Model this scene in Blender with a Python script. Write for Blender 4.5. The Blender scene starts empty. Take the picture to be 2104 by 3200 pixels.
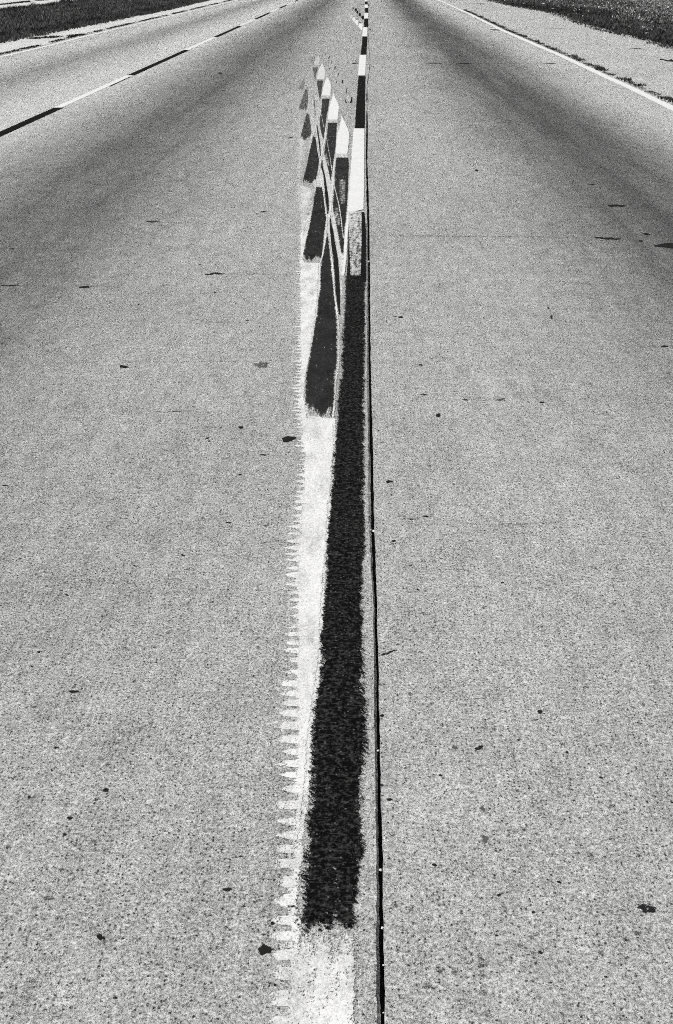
import bpy, math, random
import numpy as np
from mathutils import Vector, Euler
random.seed(7); rng = np.random.default_rng(11)

# ------------------------------------------------------------------ camera, sky, sun, exposure
W0, H0, F0 = 2104.0, 3200.0, 4300.0            # frame of the photograph and focal length, in its pixels
VPX, VPY = 1142.0, -95.0                       # where the road's direction vanishes
tilt = math.atan((H0/2 - VPY)/F0)
yaw = math.atan((VPX - W0/2)/math.hypot(F0, H0/2 - VPY))
CAM_H = 1.65*math.cos(tilt)
sc = bpy.context.scene
cd = bpy.data.cameras.new('camera'); cam = bpy.data.objects.new('camera', cd); sc.collection.objects.link(cam)
cam.location = (0, 0, CAM_H); cam.rotation_euler = (math.pi/2 - tilt, 0, yaw)
cd.sensor_fit = 'VERTICAL'; cd.sensor_height = 36.0; cd.lens = 36.0*F0/H0
cd.clip_start = 0.05; cd.clip_end = 6000
sc.camera = cam
SUN_EL, SUN_AZ = math.radians(47), math.radians(-118)     # azimuth clockwise from +Y (the road's direction)
w = bpy.data.worlds.new('World'); sc.world = w; w.use_nodes = True
nt = w.node_tree; nt.nodes.clear()
sky = nt.nodes.new('ShaderNodeTexSky'); sky.sky_type = 'NISHITA'; sky.sun_disc = False
sky.sun_elevation = SUN_EL; sky.sun_rotation = SUN_AZ
bw = nt.nodes.new('ShaderNodeRGBToBW'); bg = nt.nodes.new('ShaderNodeBackground'); wo = nt.nodes.new('ShaderNodeOutputWorld')
bg.inputs['Strength'].default_value = 0.07
nt.links.new(sky.outputs[0], bw.inputs[0]); nt.links.new(bw.outputs[0], bg.inputs[0]); nt.links.new(bg.outputs[0], wo.inputs[0])
sd = bpy.data.lights.new('sun', 'SUN'); sun = bpy.data.objects.new('sun', sd); sc.collection.objects.link(sun)
sd.energy = 4.3; sd.angle = math.radians(0.5); sd.color = (1.0, 0.995, 0.985)
sdir = Vector((math.sin(SUN_AZ)*math.cos(SUN_EL), math.cos(SUN_AZ)*math.cos(SUN_EL), math.sin(SUN_EL)))
sun.rotation_euler = sdir.to_track_quat('Z', 'Y').to_euler(); sun.location = (0, 0, 30)
sc.view_settings.view_transform = 'Standard'; sc.view_settings.look = 'None'
sc.view_settings.exposure = 0.0; sc.view_settings.gamma = 1.0
sc.cycles.use_denoising = False
sc.cycles.use_adaptive_sampling = True; sc.cycles.adaptive_threshold = 0.07; sc.cycles.adaptive_min_samples = 12
sc.cycles.max_bounces = 4; sc.cycles.transparent_max_bounces = 12
sc.cycles.filter_width = 1.1

# ------------------------------------------------------------------ survey: photo point -> point of the ground
ROT = np.array(Euler((math.pi/2 - tilt, 0, yaw)).to_matrix())
def G(x, y, z=0.0):
    d = ROT @ np.array([x - W0/2, H0/2 - y, -F0])
    t = (z - CAM_H)/d[2]
    return np.array([d[0]*t, d[1]*t, z])

# ------------------------------------------------------------------ material helpers
class N:
    def __init__(s, name):
        s.m = bpy.data.materials.new(name); s.m.use_nodes = True; s.t = s.m.node_tree; s.t.nodes.clear()
        s.geo = s.t.nodes.new('ShaderNodeNewGeometry'); s.pos = s.geo.outputs['Position']
        x = s.t.nodes.new('ShaderNodeSeparateXYZ'); s.L(s.pos, x.inputs[0]); s.X, s.Y, s.Z = x.outputs
    def L(s, a, b): s.t.links.new(a, b)
    def put(s, v, i):
        if isinstance(v, (int, float)): i.default_value = v
        else: s.L(v, i)
    def ma(s, op, a, b=0.0, c=0.0, cl=False):
        n = s.t.nodes.new('ShaderNodeMath'); n.operation = op; n.use_clamp = cl
        s.put(a, n.inputs[0]); s.put(b, n.inputs[1]); s.put(c, n.inputs[2]); return n.outputs[0]
    def noise(s, sx, sy, detail=1.0, rough=0.6, off=0.0):
        m = s.t.nodes.new('ShaderNodeMapping'); s.L(s.pos, m.inputs[0])
        m.inputs['Scale'].default_value = (sx, sy, sx); m.inputs['Location'].default_value = (off, off*1.7, 0)
        n = s.t.nodes.new('ShaderNodeTexNoise'); s.L(m.outputs[0], n.inputs['Vector'])
        n.inputs['Scale'].default_value = 1.0; n.inputs['Detail'].default_value = detail; n.inputs['Roughness'].default_value = rough
        return n.outputs[0]
    def voro(s, sx, sy, off=0.0):
        m = s.t.nodes.new('ShaderNodeMapping'); s.L(s.pos, m.inputs[0])
        m.inputs['Scale'].default_value = (sx, sy, 1); m.inputs['Location'].default_value = (off, off, 0)
        n = s.t.nodes.new('ShaderNodeTexVoronoi'); n.voronoi_dimensions = '2D'; s.L(m.outputs[0], n.inputs['Vector']); n.inputs['Scale'].default_value = 1.0
        sp = s.t.nodes.new('ShaderNodeSeparateColor'); s.L(n.outputs['Color'], sp.inputs[0])
        return n.outputs['Distance'], sp.outputs[0], sp.outputs[1]
    def mr(s, v, a, b, c=0.0, d=1.0, smooth=False):
        n = s.t.nodes.new('ShaderNodeMapRange'); n.clamp = True
        if smooth: n.interpolation_type = 'SMOOTHSTEP'
        s.put(v, n.inputs[0]); n.inputs[1].default_value = a; n.inputs[2].default_value = b; n.inputs[3].default_value = c; n.inputs[4].default_value = d
        return n.outputs[0]
    def attr(s, name):
        n = s.t.nodes.new('ShaderNodeAttribute'); n.attribute_name = name; return n.outputs['Fac']
    def lerp(s, f, a, b):
        return s.ma('ADD', s.ma('MULTIPLY', s.ma('SUBTRACT', 1.0, f), a), s.ma('MULTIPLY', f, b))
    def out(s, val, rough=0.9, spec=0.15, alpha=None, bump=None, bd=0.002):
        c = s.t.nodes.new('ShaderNodeCombineColor')
        s.put(val, c.inputs[0]); s.put(val, c.inputs[1]); s.put(val, c.inputs[2])
        b = s.t.nodes.new('ShaderNodeBsdfPrincipled'); s.L(c.outputs[0], b.inputs['Base Color'])
        b.inputs['Roughness'].default_value = rough; b.inputs['Specular IOR Level'].default_value = spec
        if bump is not None:
            bn = s.t.nodes.new('ShaderNodeBump'); bn.inputs['Strength'].default_value = 0.6; bn.inputs['Distance'].default_value = bd
            s.L(bump, bn.inputs['Height']); s.L(bn.outputs[0], b.inputs['Normal'])
        if alpha is not None: s.put(alpha, b.inputs['Alpha'])
        o = s.t.nodes.new('ShaderNodeOutputMaterial'); s.L(b.outputs[0], o.inputs[0]); return s.m

def grain(n, amp):
    """speckle of sand, aggregate and tyre polish, on every scale: 1 + sum of zero-mean noises"""
    layers = [(430, 400, 1.3), (190, 150, 1.5), (100, 75, .9), (60, 26, .32), (34, 9, .20), (20, 3, .18), (12, .9, .18)]
    # single sand grains, a third of a millimetre wide: dark, plain and bright ones
    sn = n.t.nodes.new('ShaderNodeVectorMath'); sn.operation = 'SNAP'; n.L(n.pos, sn.inputs[0]); sn.inputs[1].default_value = (.00035, .00035, .5)
    wn = n.t.nodes.new('ShaderNodeTexWhiteNoise'); wn.noise_dimensions = '2D'; n.L(sn.outputs[0], wn.inputs['Vector'])
    sand = n.ma('ADD', n.mr(wn.outputs['Value'], .33, .34, -.95, 0.0), n.mr(wn.outputs['Value'], .80, .81, 0.0, 1.5))
    acc = n.ma('ADD', 1.0, n.ma('MULTIPLY', sand, min(1.0, amp*.6)))
    for i, (sx, sy, a) in enumerate(layers):
        v = n.ma('MULTIPLY', n.ma('SUBTRACT', n.noise(sx, sy, 1.0, .7, 3.1*i), .5), a*amp)
        acc = n.ma('ADD', acc, v)
    return acc

def band(n, cx, half, depth):
    st = n.mr(n.noise(3.2, .12, 3, .65, cx), .3, .7, .86, 1.12)
    d = n.ma('ABSOLUTE', n.ma('SUBTRACT', n.X, cx))
    return n.ma('SUBTRACT', 1.0, n.ma('MULTIPLY', n.mr(d, 0, half, depth, 0, True), st))

def concrete(name, base=.40, amp=2.0, lanes=True, pits=True):
    n = N(name)
    v = n.ma('MULTIPLY', grain(n, amp), base)
    big = n.noise(1.1, .35, 3, .6, 9.0)
    v = n.ma('MULTIPLY', v, n.mr(big, .25, .75, .86, 1.14))
    mid = n.noise(9, 5, 3, .65, 4.0)
    v = n.ma('MULTIPLY', v, n.mr(mid, .25, .75, .80, 1.20))
    v = n.ma('MULTIPLY', v, n.mr(n.noise(5, 26, 3, .7, 12.0), .3, .7, .90, 1.10))
    v = n.ma('MULTIPLY', v, n.mr(n.noise(26, 22, 2, .7, 14.0), .3, .7, .88, 1.12))
    if lanes:   # oil and rubber down the middle of each lane, with an uneven edge
        wob = n.ma('MULTIPLY', n.ma('SUBTRACT', n.noise(.3, .06, 2, .5, 2.0), .5), .5)
        n2X = n.X; n.X = n.ma('ADD', n.X, wob)
        for cx, hw, dp in ((1.98, 1.55, .76), (-2.1, 1.55, .64), (-5.3, 1.1, .36)):
            v = n.ma('MULTIPLY', v, band(n, cx, hw, dp))
        # clean strips beside the lane lines
        for cx, hw, dp in ((3.4, .85, -.42), (-3.7, .85, -.55), (-4.4, 1.1, -.45), (-6.4, 1.3, -.5)):
            v = n.ma('MULTIPLY', v, band(n, cx, hw, dp))
        n.X = n2X
    if pits:
        rag = n.ma('MULTIPLY', n.ma('SUBTRACT', n.noise(330, 280, 2, .8, 2.0), .5), .9)
        cl = n.mr(n.noise(5, 4, 3, .6, 3.0), .3, .7, .07, -.06)
        d, r, q = n.voro(105, 80)
        hole = n.ma('MULTIPLY', n.mr(n.ma('ADD', d, rag), .12, .32, 1, 0), n.mr(n.ma('SUBTRACT', r, cl), .68, .84, 0, 1))
        v = n.ma('MULTIPLY', v, n.ma('SUBTRACT', 1.0, n.ma('MULTIPLY', hole, .9)))
        d, r, q = n.voro(44, 36, 5.0)
        hole = n.ma('MULTIPLY', n.mr(n.ma('ADD', d, rag), .10, .30, 1, 0), n.mr(n.ma('SUBTRACT', r, cl), .93, .97, 0, 1))
        v = n.ma('MULTIPLY', v, n.ma('SUBTRACT', 1.0, n.ma('MULTIPLY', hole, .75)))
        d, r, q = n.voro(60, 45, 8.0)
        chip = n.ma('MULTIPLY', n.mr(d, .2, .36, 1, 0), n.mr(r, .92, .94, 0, 1))
        v = n.ma('MULTIPLY', v, n.ma('ADD', 1.0, n.ma('MULTIPLY', chip, .5)))
    v = n.ma('MAXIMUM', v, .012); v = n.ma('MINIMUM', v, .82)
    return n.out(v, .92, .12, bump=n.noise(260, 200, 3, .7), bd=.0012)

M = {}
M['road'] = concrete('concrete_pavement')
M['shoulder'] = concrete('concrete_shoulder', .50, 1.4, False, False)
M['pale_shoulder'] = concrete('pale_gravel_shoulder', .70, .8, False, False)

def paint(name, col, var=.25, sharp=7.0, edge=.006, sx=260, sy=170, flecks=0.0):
    """paint worn through in specks; the 'cov' attribute is how much is left, 'edge' the distance to the rim"""
    n = N(name)
    v = n.ma('MULTIPLY', grain(n, var*1.0), col)
    v = n.ma('MULTIPLY', v, n.mr(n.noise(14, 5, 3, .6, 6.0), .3, .7, 1-var*.5, 1+var*.5))
    if flecks:
        d, r, q = n.voro(150, 120, 2.0)
        f = n.ma('MULTIPLY', n.mr(d, .2, .4, 1, 0), n.mr(r, .95, .96, 0, 1))
        v = n.ma('ADD', v, n.ma('MULTIPLY', f, flecks))
        m = n.ma('MAXIMUM', n.mr(n.noise(110, 85, 3, .75, 7.0), .50, .66, 0, 1), n.mr(n.noise(34, 120, 2, .8, 3.0), .55, .68, 0, .8))
        v = n.ma('ADD', v, n.ma('MULTIPLY', m, flecks*.55))
    v = n.ma('MAXIMUM', v, .003); v = n.ma('MINIMUM', v, .86)
    a = n.noise(sx, sy, 2.5, .75, 1.0); b = n.noise(45, 22, 2, .6, 2.0); c = n.noise(60, 3.0, 1, .6, 5.0)
    u = n.ma('ADD', n.ma('ADD', n.ma('MULTIPLY', a, .55), n.ma('MULTIPLY', b, .27)), n.ma('MULTIPLY', c, .18))
    u = n.mr(u, .385, .615, .04, .96)
    rim = n.mr(n.attr('edge'), 0.0, edge, 0.0, 1.0)
    val = n.ma('MULTIPLY', n.attr('cov'), rim)
    al = n.ma('ADD', n.ma('MULTIPLY', n.ma('SUBTRACT', val, u), sharp), .5, cl=True)
    al = n.ma('MULTIPLY', al, n.ma('SUBTRACT', 1.0, n.attr('thin')))
    return n.out(v, .85, .02 if col < .2 else .2, alpha=al)
M['white'] = paint('white_road_paint', .75, .10)
M['worn_white'] = paint('worn_white_paint', .77, .60, 5, .010)
M['faint_white'] = paint('scrubbed_white_paint', .64, .4, 3.0, .02)
M['soft_white'] = paint('soft_worn_white_paint', .72, .4, 2.5, .09, 200, 12)
M['black'] = paint('black_road_paint', .012, .5, 7, .005)
M['tar_black'] = paint('coarse_black_paint', .004, .8, 6, .024, 200, 150, flecks=.085)
M['faded_black'] = paint('faded_black_paint', .026, .7, 4, .006, 260, 20)
M['scuffed'] = paint('scuffed_white_paint', .6, .3, 6, .004, 230, 60)
M['tar'] = paint('dark_tar', .02, .4, 8, .004, 300, 260)
M['stain'] = paint('oil_stain', .10, .4, 2.0, .02, 200, 160)

def simple(name, lo, hi, sc_=3.0, rough=.9):
    n = N(name); v = n.mr(n.noise(sc_, sc_, 5, .7), .3, .7, lo, hi); return n.out(v, rough, .1)
M['soil'] = simple('turf_soil', .018, .05, 4.0)
M['grooveseal'] = simple('joint_sealant', .006, .02, 60)
M['pebble'] = simple('white_pebble', .6, .8, 40)
M['stone'] = simple('pale_stone', .35, .7, 12)
def blade_mat(name, base):
    n = N(name); return n.out(n.ma('MULTIPLY', n.attr('tone'), base), .85, .1)
M['blade'] = blade_mat('grass_blades', 1.0)

# ------------------------------------------------------------------ mesh helpers
def link(name, V, F, mat, attrs=None, recentre=True):
    V = np.asarray(V, float); c = V.mean(0) if recentre else np.zeros(3)
    if recentre: c = np.array([c[0], c[1], V[:, 2].min()])
    me = bpy.data.meshes.new(name); me.from_pydata((V - c).tolist(), [], [tuple(int(i) for i in f) for f in F]); me.update()
    for k, a in (attrs or {}).items():
        at = me.attributes.new(k, 'FLOAT', 'POINT'); at.data.foreach_set('value', np.asarray(a, np.float32))
    me.materials.append(mat)
    o = bpy.data.objects.new(name, me); sc.collection.objects.link(o); o.location = c.tolist()
    return o
def tag(o, label=None, cat=None, group=None, kind=None):
    if label: o['label'] = label
    if cat: o['category'] = cat
    if group: o['group'] = group
    if kind: o['kind'] = kind
    return o

def itp(pts, y):
    p = sorted(pts, key=lambda q: q[1]); ys = [q[1] for q in p]; xs = [q[0] for q in p]
    if y <= ys[0] and len(p) > 1 and ys[1] > ys[0]: return xs[0] + (xs[1]-xs[0])*(y-ys[0])/(ys[1]-ys[0])
    return float(np.interp(y, ys, xs))
US = np.array([0, .04, .1, .18, .26, .34, .42, .5, .58, .66, .74, .82, .9, .96, 1.0])
def jit(k, y, amp):  # smooth-ish noise in metres
    return amp*(math.sin(y*171.3+k*9)*.3 + math.sin(y*67.1+k*4)*.3 + random.uniform(-.6, .6))
def strip(name, Lp, Rp, z, mat, cov=1.0, jag=.0015, step=3.0, teeth=None, soft_ends=True, y0=None, y1=None, thin=0.0, foot=0.0):
    fr_ = [random.uniform(0, foot) for _ in range(len(US))]; ht = [random.uniform(0, foot*.5) for _ in range(len(US))]
    """a painted strip between two surveyed edges; teeth=(period m, depth px function) serrates the left edge"""
    ya = max(min(p[1] for p in Lp), min(p[1] for p in Rp)) if y0 is None else y0
    yb = min(max(p[1] for p in Lp), max(p[1] for p in Rp)) if y1 is None else y1
    n = max(4, int((yb-ya)/step)); ys = np.linspace(ya, yb, n+1)
    V, E, Cv, T = [], [], [], []
    g0, g1 = G(1100, ya, z)[1], G(1100, yb, z)[1]
    for y in ys:
        xl, xr = itp(Lp, y), itp(Rp, y)
        a, b = G(xl, y, z), G(xr, y, z)
        a[0] += jit(1, a[1], jag); b[0] += jit(2, b[1], jag)
        if teeth:
            per, dep, c0 = teeth
            ph = (a[1] + .006*math.sin(a[1]*23)) / per
            i = math.floor(ph); fr = ph - i
            r = random.Random(i*7+c0); on = .5 + .28*r.random(); ln = .55 + .55*r.random(); p_ = r.choice([.35, .6, 1.3, 1.0])
            if a[1] < 3.1: p_ = r.choice([.12, .2, .3, .5]); on = .56 + .14*r.random(); ln = .85 + .3*r.random()
            sh = 0.0
            if fr < on: sh = max(0, 1 - abs(fr/on*2 - 1 - r.uniform(-.3, .3)))**p_
            a[0] += (1 - sh*ln)*min(dep*(1.25 if a[1] < 3.1 else 1)*(1 + .16*math.sin(a[1]*31) + .12*math.sin(a[1]*83)) + random.uniform(-.004, .004), .55*(b[0]-a[0])) + random.uniform(-.002, .002)
        c = cov if isinstance(cov, (int, float)) else float(np.interp(y, [q[0] for q in cov], [q[1] for q in cov]))
        wdt = max(b[0]-a[0], 1e-4); 
        ed = min(abs(g0-a[1]), abs(a[1]-g1)) if soft_ends else 9
        for q_, u in enumerate(US):
            if foot: ed = max(0, min(g0-a[1]-ht[q_], a[1]-g1-fr_[q_]))*.12
            V.append(a + (b-a)*u); E.append(min(u*wdt, (1-u)*wdt, ed*.5) + (.0008 if wdt > .01 else .004)); Cv.append(c*(.86 if teeth and u*wdt < .02 else 1)); T.append(thin if isinstance(thin, (int, float)) else float(np.interp(y, [q[0] for q in thin], [q[1] for q in thin])))
    k = len(US); F = []
    for i in range(len(ys)-1):
        for j in range(k-1):
            F.append((i*k+j, i*k+j+1, (i+1)*k+j+1, (i+1)*k+j))
    F = [f[::-1] for f in F]
    o = link(name, V, F, mat, {'edge': E, 'cov': Cv, 'thin': T})
    return o

# ------------------------------------------------------------------ the ground, carriageways and shoulders
FAR = 900.0
def line_x(pts, extra_k=None):
    """surveyed photo line -> X as a function of distance Y, straight beyond both ends"""
    g = sorted([tuple(G(x, y)[:2]) for x, y in pts], key=lambda q: q[1])
    Y = [q[1] for q in g]; X = [q[0] for q in g]
    xm = float(np.mean(X[-3:]))
    def f(y):
        if y >= Y[-1]: return X[-1]
        if y <= Y[0]: return X[0]
        return float(np.interp(y, Y, X))
    return f
def Yof(y): return G(1142, y)[1]
SEAM = [(1153.5,150,1.2),(1157,180,1.4),(1157,200,1.4),(1154,230,2),(1149.5,256,1.6),(1147.5,270,2.4),(1148,400,4),(1146.5,500,3.4),(1149.5,600,4.6),(1152,700,4.6),(1154,850,4.6),(1154.5,1000,5.2),
        (1158,1250,6),(1162,1400,7.4),(1165,1620,7.6),(1169.5,1750,7.6),(1176.5,1900,7.6),(1175.5,1960,7),(1178,2000,7),(1180.5,2100,8),(1183,2300,8.5),(1186.5,2500,10),(1189,2600,12),(1192,2850,13),(1196.5,3200,13.5),(1200,3300,13.5)]
seamc = line_x([(p[0], p[1]) for p in SEAM])
sgy = [Yof(p[1]) for p in SEAM]; sgw = [(1.3 if p[1] < 1900 else 1.05)*p[2]/F0*(7095/(p[1]+95.)) for p in SEAM]
def seamw(y): return float(np.interp(y, sgy[::-1], sgw[::-1]))
Lline = [(0,176),(77,158.5),(153,140.6),(256,114),(332,96),(400,80),(553,44),(726,2)]
Rline = [(2104,339),(1958,268),(1881,233.6),(1829,209),(1752,173),(1700,151),(1565,92),(1519,69),(1493,56),(1468,43.5),(1447,34.5),(1424,24),(1391,9),(1372,1.5)]
Lgrass = [(0,138),(56,125),(128,112.5),(217,93),(320,74),(400,57),(534,31),(611,12),(665,0)]
Rgrass = [(2104,157),(2023,136),(1958,116),(1906,105),(1829,84),(1764,62),(1723,43),(1685,36),(1626,25),(1585,18),(1544,8),(1516,0)]
Lfar = [(0,32),(77,24),(153,15),(230,5)]
fL, fR, fLg, fRg, fLf = [line_x(p) for p in (Lline, Rline, Lgrass, Rgrass, Lfar)]

def ribbon(name, fa, fb, y0, y1, z, mat, dy=.05, skirt=None, cols=3):
    ys = [y0]
    while ys[-1] < y1: ys.append(ys[-1] + max(dy, (ys[-1]-1)*.012))
    V, F = [], []
    for y in ys:
        a, b = fa(y), fb(y); row = [(a + (b-a)*i/(cols-1), y, z) for i in range(cols)]
        if skirt in ('b', 'ab'):
            lip = seamw(y)*(.75 if y < 9 else .2)*(1 + .25*math.sin(y*5.1)); row[-1] = (b-lip, y, z); row += [(b, y, z-.007), (b, y, z-.035)]
        if skirt in ('a', 'ab'): row.insert(0, (a, y, z-.035))
        V += row
    k = len(V)//len(ys)
    for i in range(len(ys)-1):
        for j in range(k-1): F.append((i*k+j, i*k+j+1, (i+1)*k+j+1, (i+1)*k+j))
    return link(name, V, F, mat, recentre=False)
def ragged(f, amp, s):
    ph = [random.uniform(0, 9) for _ in range(6)]
    return lambda y: f(y) + amp*(math.sin(y*3.1*s+ph[0])*.4 + math.sin(y*7.7*s+ph[1])*.4 + math.sin(y*1.1*s+ph[2])*.5 + math.sin(y*19*s+ph[3])*.3)

def seam_edge(side):
    ph = random.uniform(0, 9)
    def f(y):
        ww = seamw(y)
        i = math.floor(y*45); fr = y*45-i; q0 = random.Random(i*3+side).uniform(-1, 1); q1 = random.Random((i+1)*3+side).uniform(-1, 1)
        j = (math.sin(y*17+ph)*.05 + (q0+(q1-q0)*fr)*.16)*ww
        if y > 16.2: ww = ww*(.55+.45*math.sin(y*2.1))
        return seamc(y) + side*max(.0004, ww*.5) + j
    return f
sL, sR = seam_edge(-1), seam_edge(1)
tag(link('ground', [(-900, -60, -.09), (900, -60, -.09), (900, 1800, -.09), (-900, 1800, -.09)], [(0, 1, 2, 3)], M['soil'], recentre=False), 'dark earth under the grass', kind='structure')
tag(ribbon('road_left', lambda y: fL(y)-.12, sL, -.5, FAR, 0, M['road'], .012, 'b'), 'two worn concrete lanes left of the dark seam', kind='structure')
tag(ribbon('road_right', sR, lambda y: fR(y)+.10, -.5, FAR, 0, M['road'], .012, 'a'), 'worn concrete lane right of the dark seam', kind='structure')
tag(ribbon('road_joint', lambda y: seamc(y)-.03, lambda y: seamc(y)+.03, -.5, FAR, -.02, M['grooveseal'], .03), 'dark narrow seam between the two concrete slabs', kind='structure')
tag(ribbon('shoulder_right', lambda y: fR(y)+.10, lambda y: fRg(y)+.35, -.5, FAR, -.004, M['shoulder'], .3), 'pale concrete shoulder beyond the right edge line', kind='structure')
tag(ribbon('shoulder_left', lambda y: fLg(y)-.35, lambda y: fL(y)-.12, -.5, FAR, -.004, M['pale_shoulder'], .3), 'narrow pale shoulder beside the left lane', kind='structure')
tag(ribbon('far_road', lambda y: -34.0, lambda y: fLf(y)+.35, -.5, FAR, -.004, M['pale_shoulder'], .5), 'pale opposite carriageway beyond the median', kind='structure')

# ------------------------------------------------------------------ painted lines
ORD = ['nearest', 'second', 'third', 'fourth', 'fifth', 'sixth', 'seventh', 'eighth', 'ninth', 'tenth', 'eleventh', 'twelfth']
CAT = 'road marking'
# edge lines
def linestrip(name, pts, half, mat, z, ylo, yhi):
    fx = line_x(pts); ys = [ylo]
    while ys[-1] < yhi: ys.append(ys[-1] + max(.08, ys[-1]*.006))
    V, F, E = [], [], []
    for y in ys:
        c = fx(y)
        for u in (-1, -.85, 0, .85, 1):
            V.append((c + u*half + (random.uniform(-.006, .006) if abs(u) == 1 else 0), y, z)); E.append((1-abs(u))*half + .004)
    for i in range(len(ys)-1):
        for j in range(4): F.append((i*5+j, i*5+j+1, (i+1)*5+j+1, (i+1)*5+j))
    return link(name, V, F, mat, {'edge': E, 'cov': [1.0]*len(V)})
tag(linestrip('edge_line', [(x, y) for x, y in Rline], .062, M['white'], .0015, 3, 300), 'long solid white line along the right edge of the road', CAT)
tag(linestrip('edge_line', [(x+4, y+1) for x, y in Lline], .05, M['white'], .0015, 3, 300), 'thin solid white line along the far left edge of the road', CAT)

# broken lane line on the left: white dashes with black ones painted between
cuts = [-28, -19, -12.5, -4, 4.6, 14.6, 26, 39, 60, 80.5, 116, 156, 235, 336, 470, 640]
nW = nB = 0
LK = lambda y, k: (VPX + k*(y - VPY), y)
for i in range(len(cuts)-1, 0, -1):
    a, b = cuts[i-1], cuts[i]; white = (i % 2 == 1)
    ka, kb = (-2.262, -2.200) if white else (-2.258, -2.182)
    nmb = nW if white else nB
    lab = ('%s %s dash of the broken line far to the left' % (ORD[nmb], 'white' if white else 'black')) if nmb else ('nearest %s dash of the broken lane line at the left' % ('white' if white else 'black'))
    o = strip('white_dash' if white else 'black_dash', [LK(a, ka), LK(b, ka)], [LK(a, kb), LK(b, kb)], .0015, M['white' if white else 'black'], jag=.003, step=1.0)
    tag(o, lab, CAT, 'dashes of the left lane line')
    if white: nW += 1
    else: nB += 1
# black slip of paint peeping out below the first white dash
tag(strip('black_sliver', [LK(240, -2.200), LK(270, -2.200)], [LK(240, -2.185), LK(270, -2.178)], .001, M['black'], step=1), 'thin black sliver under the edge of a white dash at the left', CAT)

# centre line
GC = 'blocks of the centre line'
cen = [ # white?, left edge, right edge
 (1, [(1140,-4),(1140,4)], [(1149,-4),(1149,4)], 1),
 (0, [(1141,5),(1141,13.5)], [(1149.5,5),(1149.5,13.5)], 1),
 (1, [(1140,14.5),(1140,24)], [(1149,14.5),(1150,24)], 1),
 (0, [(1141,25),(1141,39.5)], [(1151,25),(1152,39.5)], .95),
 (1, [(1139,40.5),(1138.5,57.5)], [(1151,40.5),(1151,57.5)], 1),
 (0, [(1138.5,58),(1138,84.5)], [(1151.5,58),(1151,84.5)], .86),
 (1, [(1134.5,85.5),(1132,113.3)], [(1148.5,85.5),(1147.5,113.3)], 1),
 (0, [(1133,114),(1127.3,170.5)], [(1149,114),(1145.5,170.5)], [(114,.97),(145,.78),(156,.8),(158,1),(171,1)]),
 (1, [(1124,171.3),(1118.5,235.5)], [(1144.7,171.3),(1142,235.5)], 1),
 (0, [(1120.5,236.5),(1118,260),(1114.5,308),(1109,400)], [(1142.8,236.5),(1141.5,308),(1140.6,400)], [(236,.8),(300,.8),(312,1),(400,1)]),
 (1, [(1104.5,401),(1086.5,648),(1085,666),(1077,730),(1072,812),(1068,852),(1067,862)], [(1139.7,401),(1138.7,600),(1137.6,646),(1137,654),(1093.5,664),(1088.5,730),(1084,812),(1079,852),(1077,862)], 1),
]
wi = bi = 0
for white, Lp, Rp, cv in cen[::-1]:
    k = wi if white else bi
    o = strip('white_block' if white else 'black_block', Lp, Rp, .0042, M['white' if white else 'black'], cov=cv, jag=.0012, step=1.2 if Lp[0][1] < 240 else 2.5)
    if white and k == 0: lab = 'long bright white block of the centre line ending in a thin tail'
    elif (not white) and k == 0: lab = 'tall black block right above the long white centre block'
    else: lab = '%s %s block up the centre line, %s' % (ORD[k], 'white' if white else 'black', 'between two black blocks' if white else 'between two white blocks')
    tag(o, lab, CAT, GC)
    if white: wi += 1
    else: bi += 1
# beyond the frame the line goes on
for a, b, wh in ((-10, -4.6, 0), (-15, -10.3, 1)):
    o = strip('white_block' if wh else 'black_block', [(1140, a), (1140, b)], [(1148.5, a), (1148.5, b)], .0042, M['white' if wh else 'black'], step=.6)
    tag(o, 'far %s block where the centre line fades into the distance' % ('white' if wh else 'black'), CAT, GC)

# the big black stripe from the foreground
mainL = [(1096,780),(1088,800),(1080,850),(1075,880),(1073,911),(1071,993),(1066,1044),(1065,1085),(1064,1116),(1067,1160),(1056,1187),(1054,1240),(1043,1400),(1037.6,1470),(1029,1576),(1023,1665),(1015.6,1768),(1008,1870),(1004,1944),(1000,2040),(998,2080),(988,2144),(974,2223),(964,2320),(963,2415),(961,2495),(953,2591),(948,2690),(936,2760),(938,2849),(940,2932)]
mainL = [(x-(7 if y > 1350 else 2), y) for x, y in mainL]
mainR = [(1136,780),(1142,800),(1144,860),(1142,930),(1141,1010),(1139,1250),(1140.6,1400),(1140.6,1550),(1145,1635),(1146,1735),(1140,1752),(1139,2000),(1138,2060),(1141,2120),(1146,2200),(1150,2300),(1151,2385),(1142,2400),(1136,2550),(1147,2615),(1147,2655),(1133,2720),(1130,2800),(1124,2905),(1122,2932)]
mainR = [(x+(5 if y < 1300 else 3 if y < 1900 else 6), y) for x, y in mainR]
o = strip('black_stripe', mainL, mainR, .0036, M['tar_black'], cov=[(780,1),(1200,1),(1700,.97),(2300,.95),(2700,.9),(2870,.82),(2932,.45)], jag=.0022, step=2.2, thin=[(780,.10),(900,.08),(1020,.02),(1200,0.0)])
tag(o, 'long thick coarse black stripe up the middle from the foreground', CAT)
o = strip('black_strip', [(1128.5,662),(1127,760),(1124,880)], [(1139,662),(1143,700),(1144.5,760),(1144,880)], .0040, M['black'], .98, .002, 2)
tag(o, 'narrow black strip right of the scuffed patch under the white block', CAT)
o = strip('scuffed_patch', [(1092,664),(1088,700),(1087,760),(1083,862)], [(1129,662),(1128,760),(1126,862)], .0030, M['faded_black'], .93, .002, 2)
tag(o, 'dark scuffed backing under the long white centre block', CAT)
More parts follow.
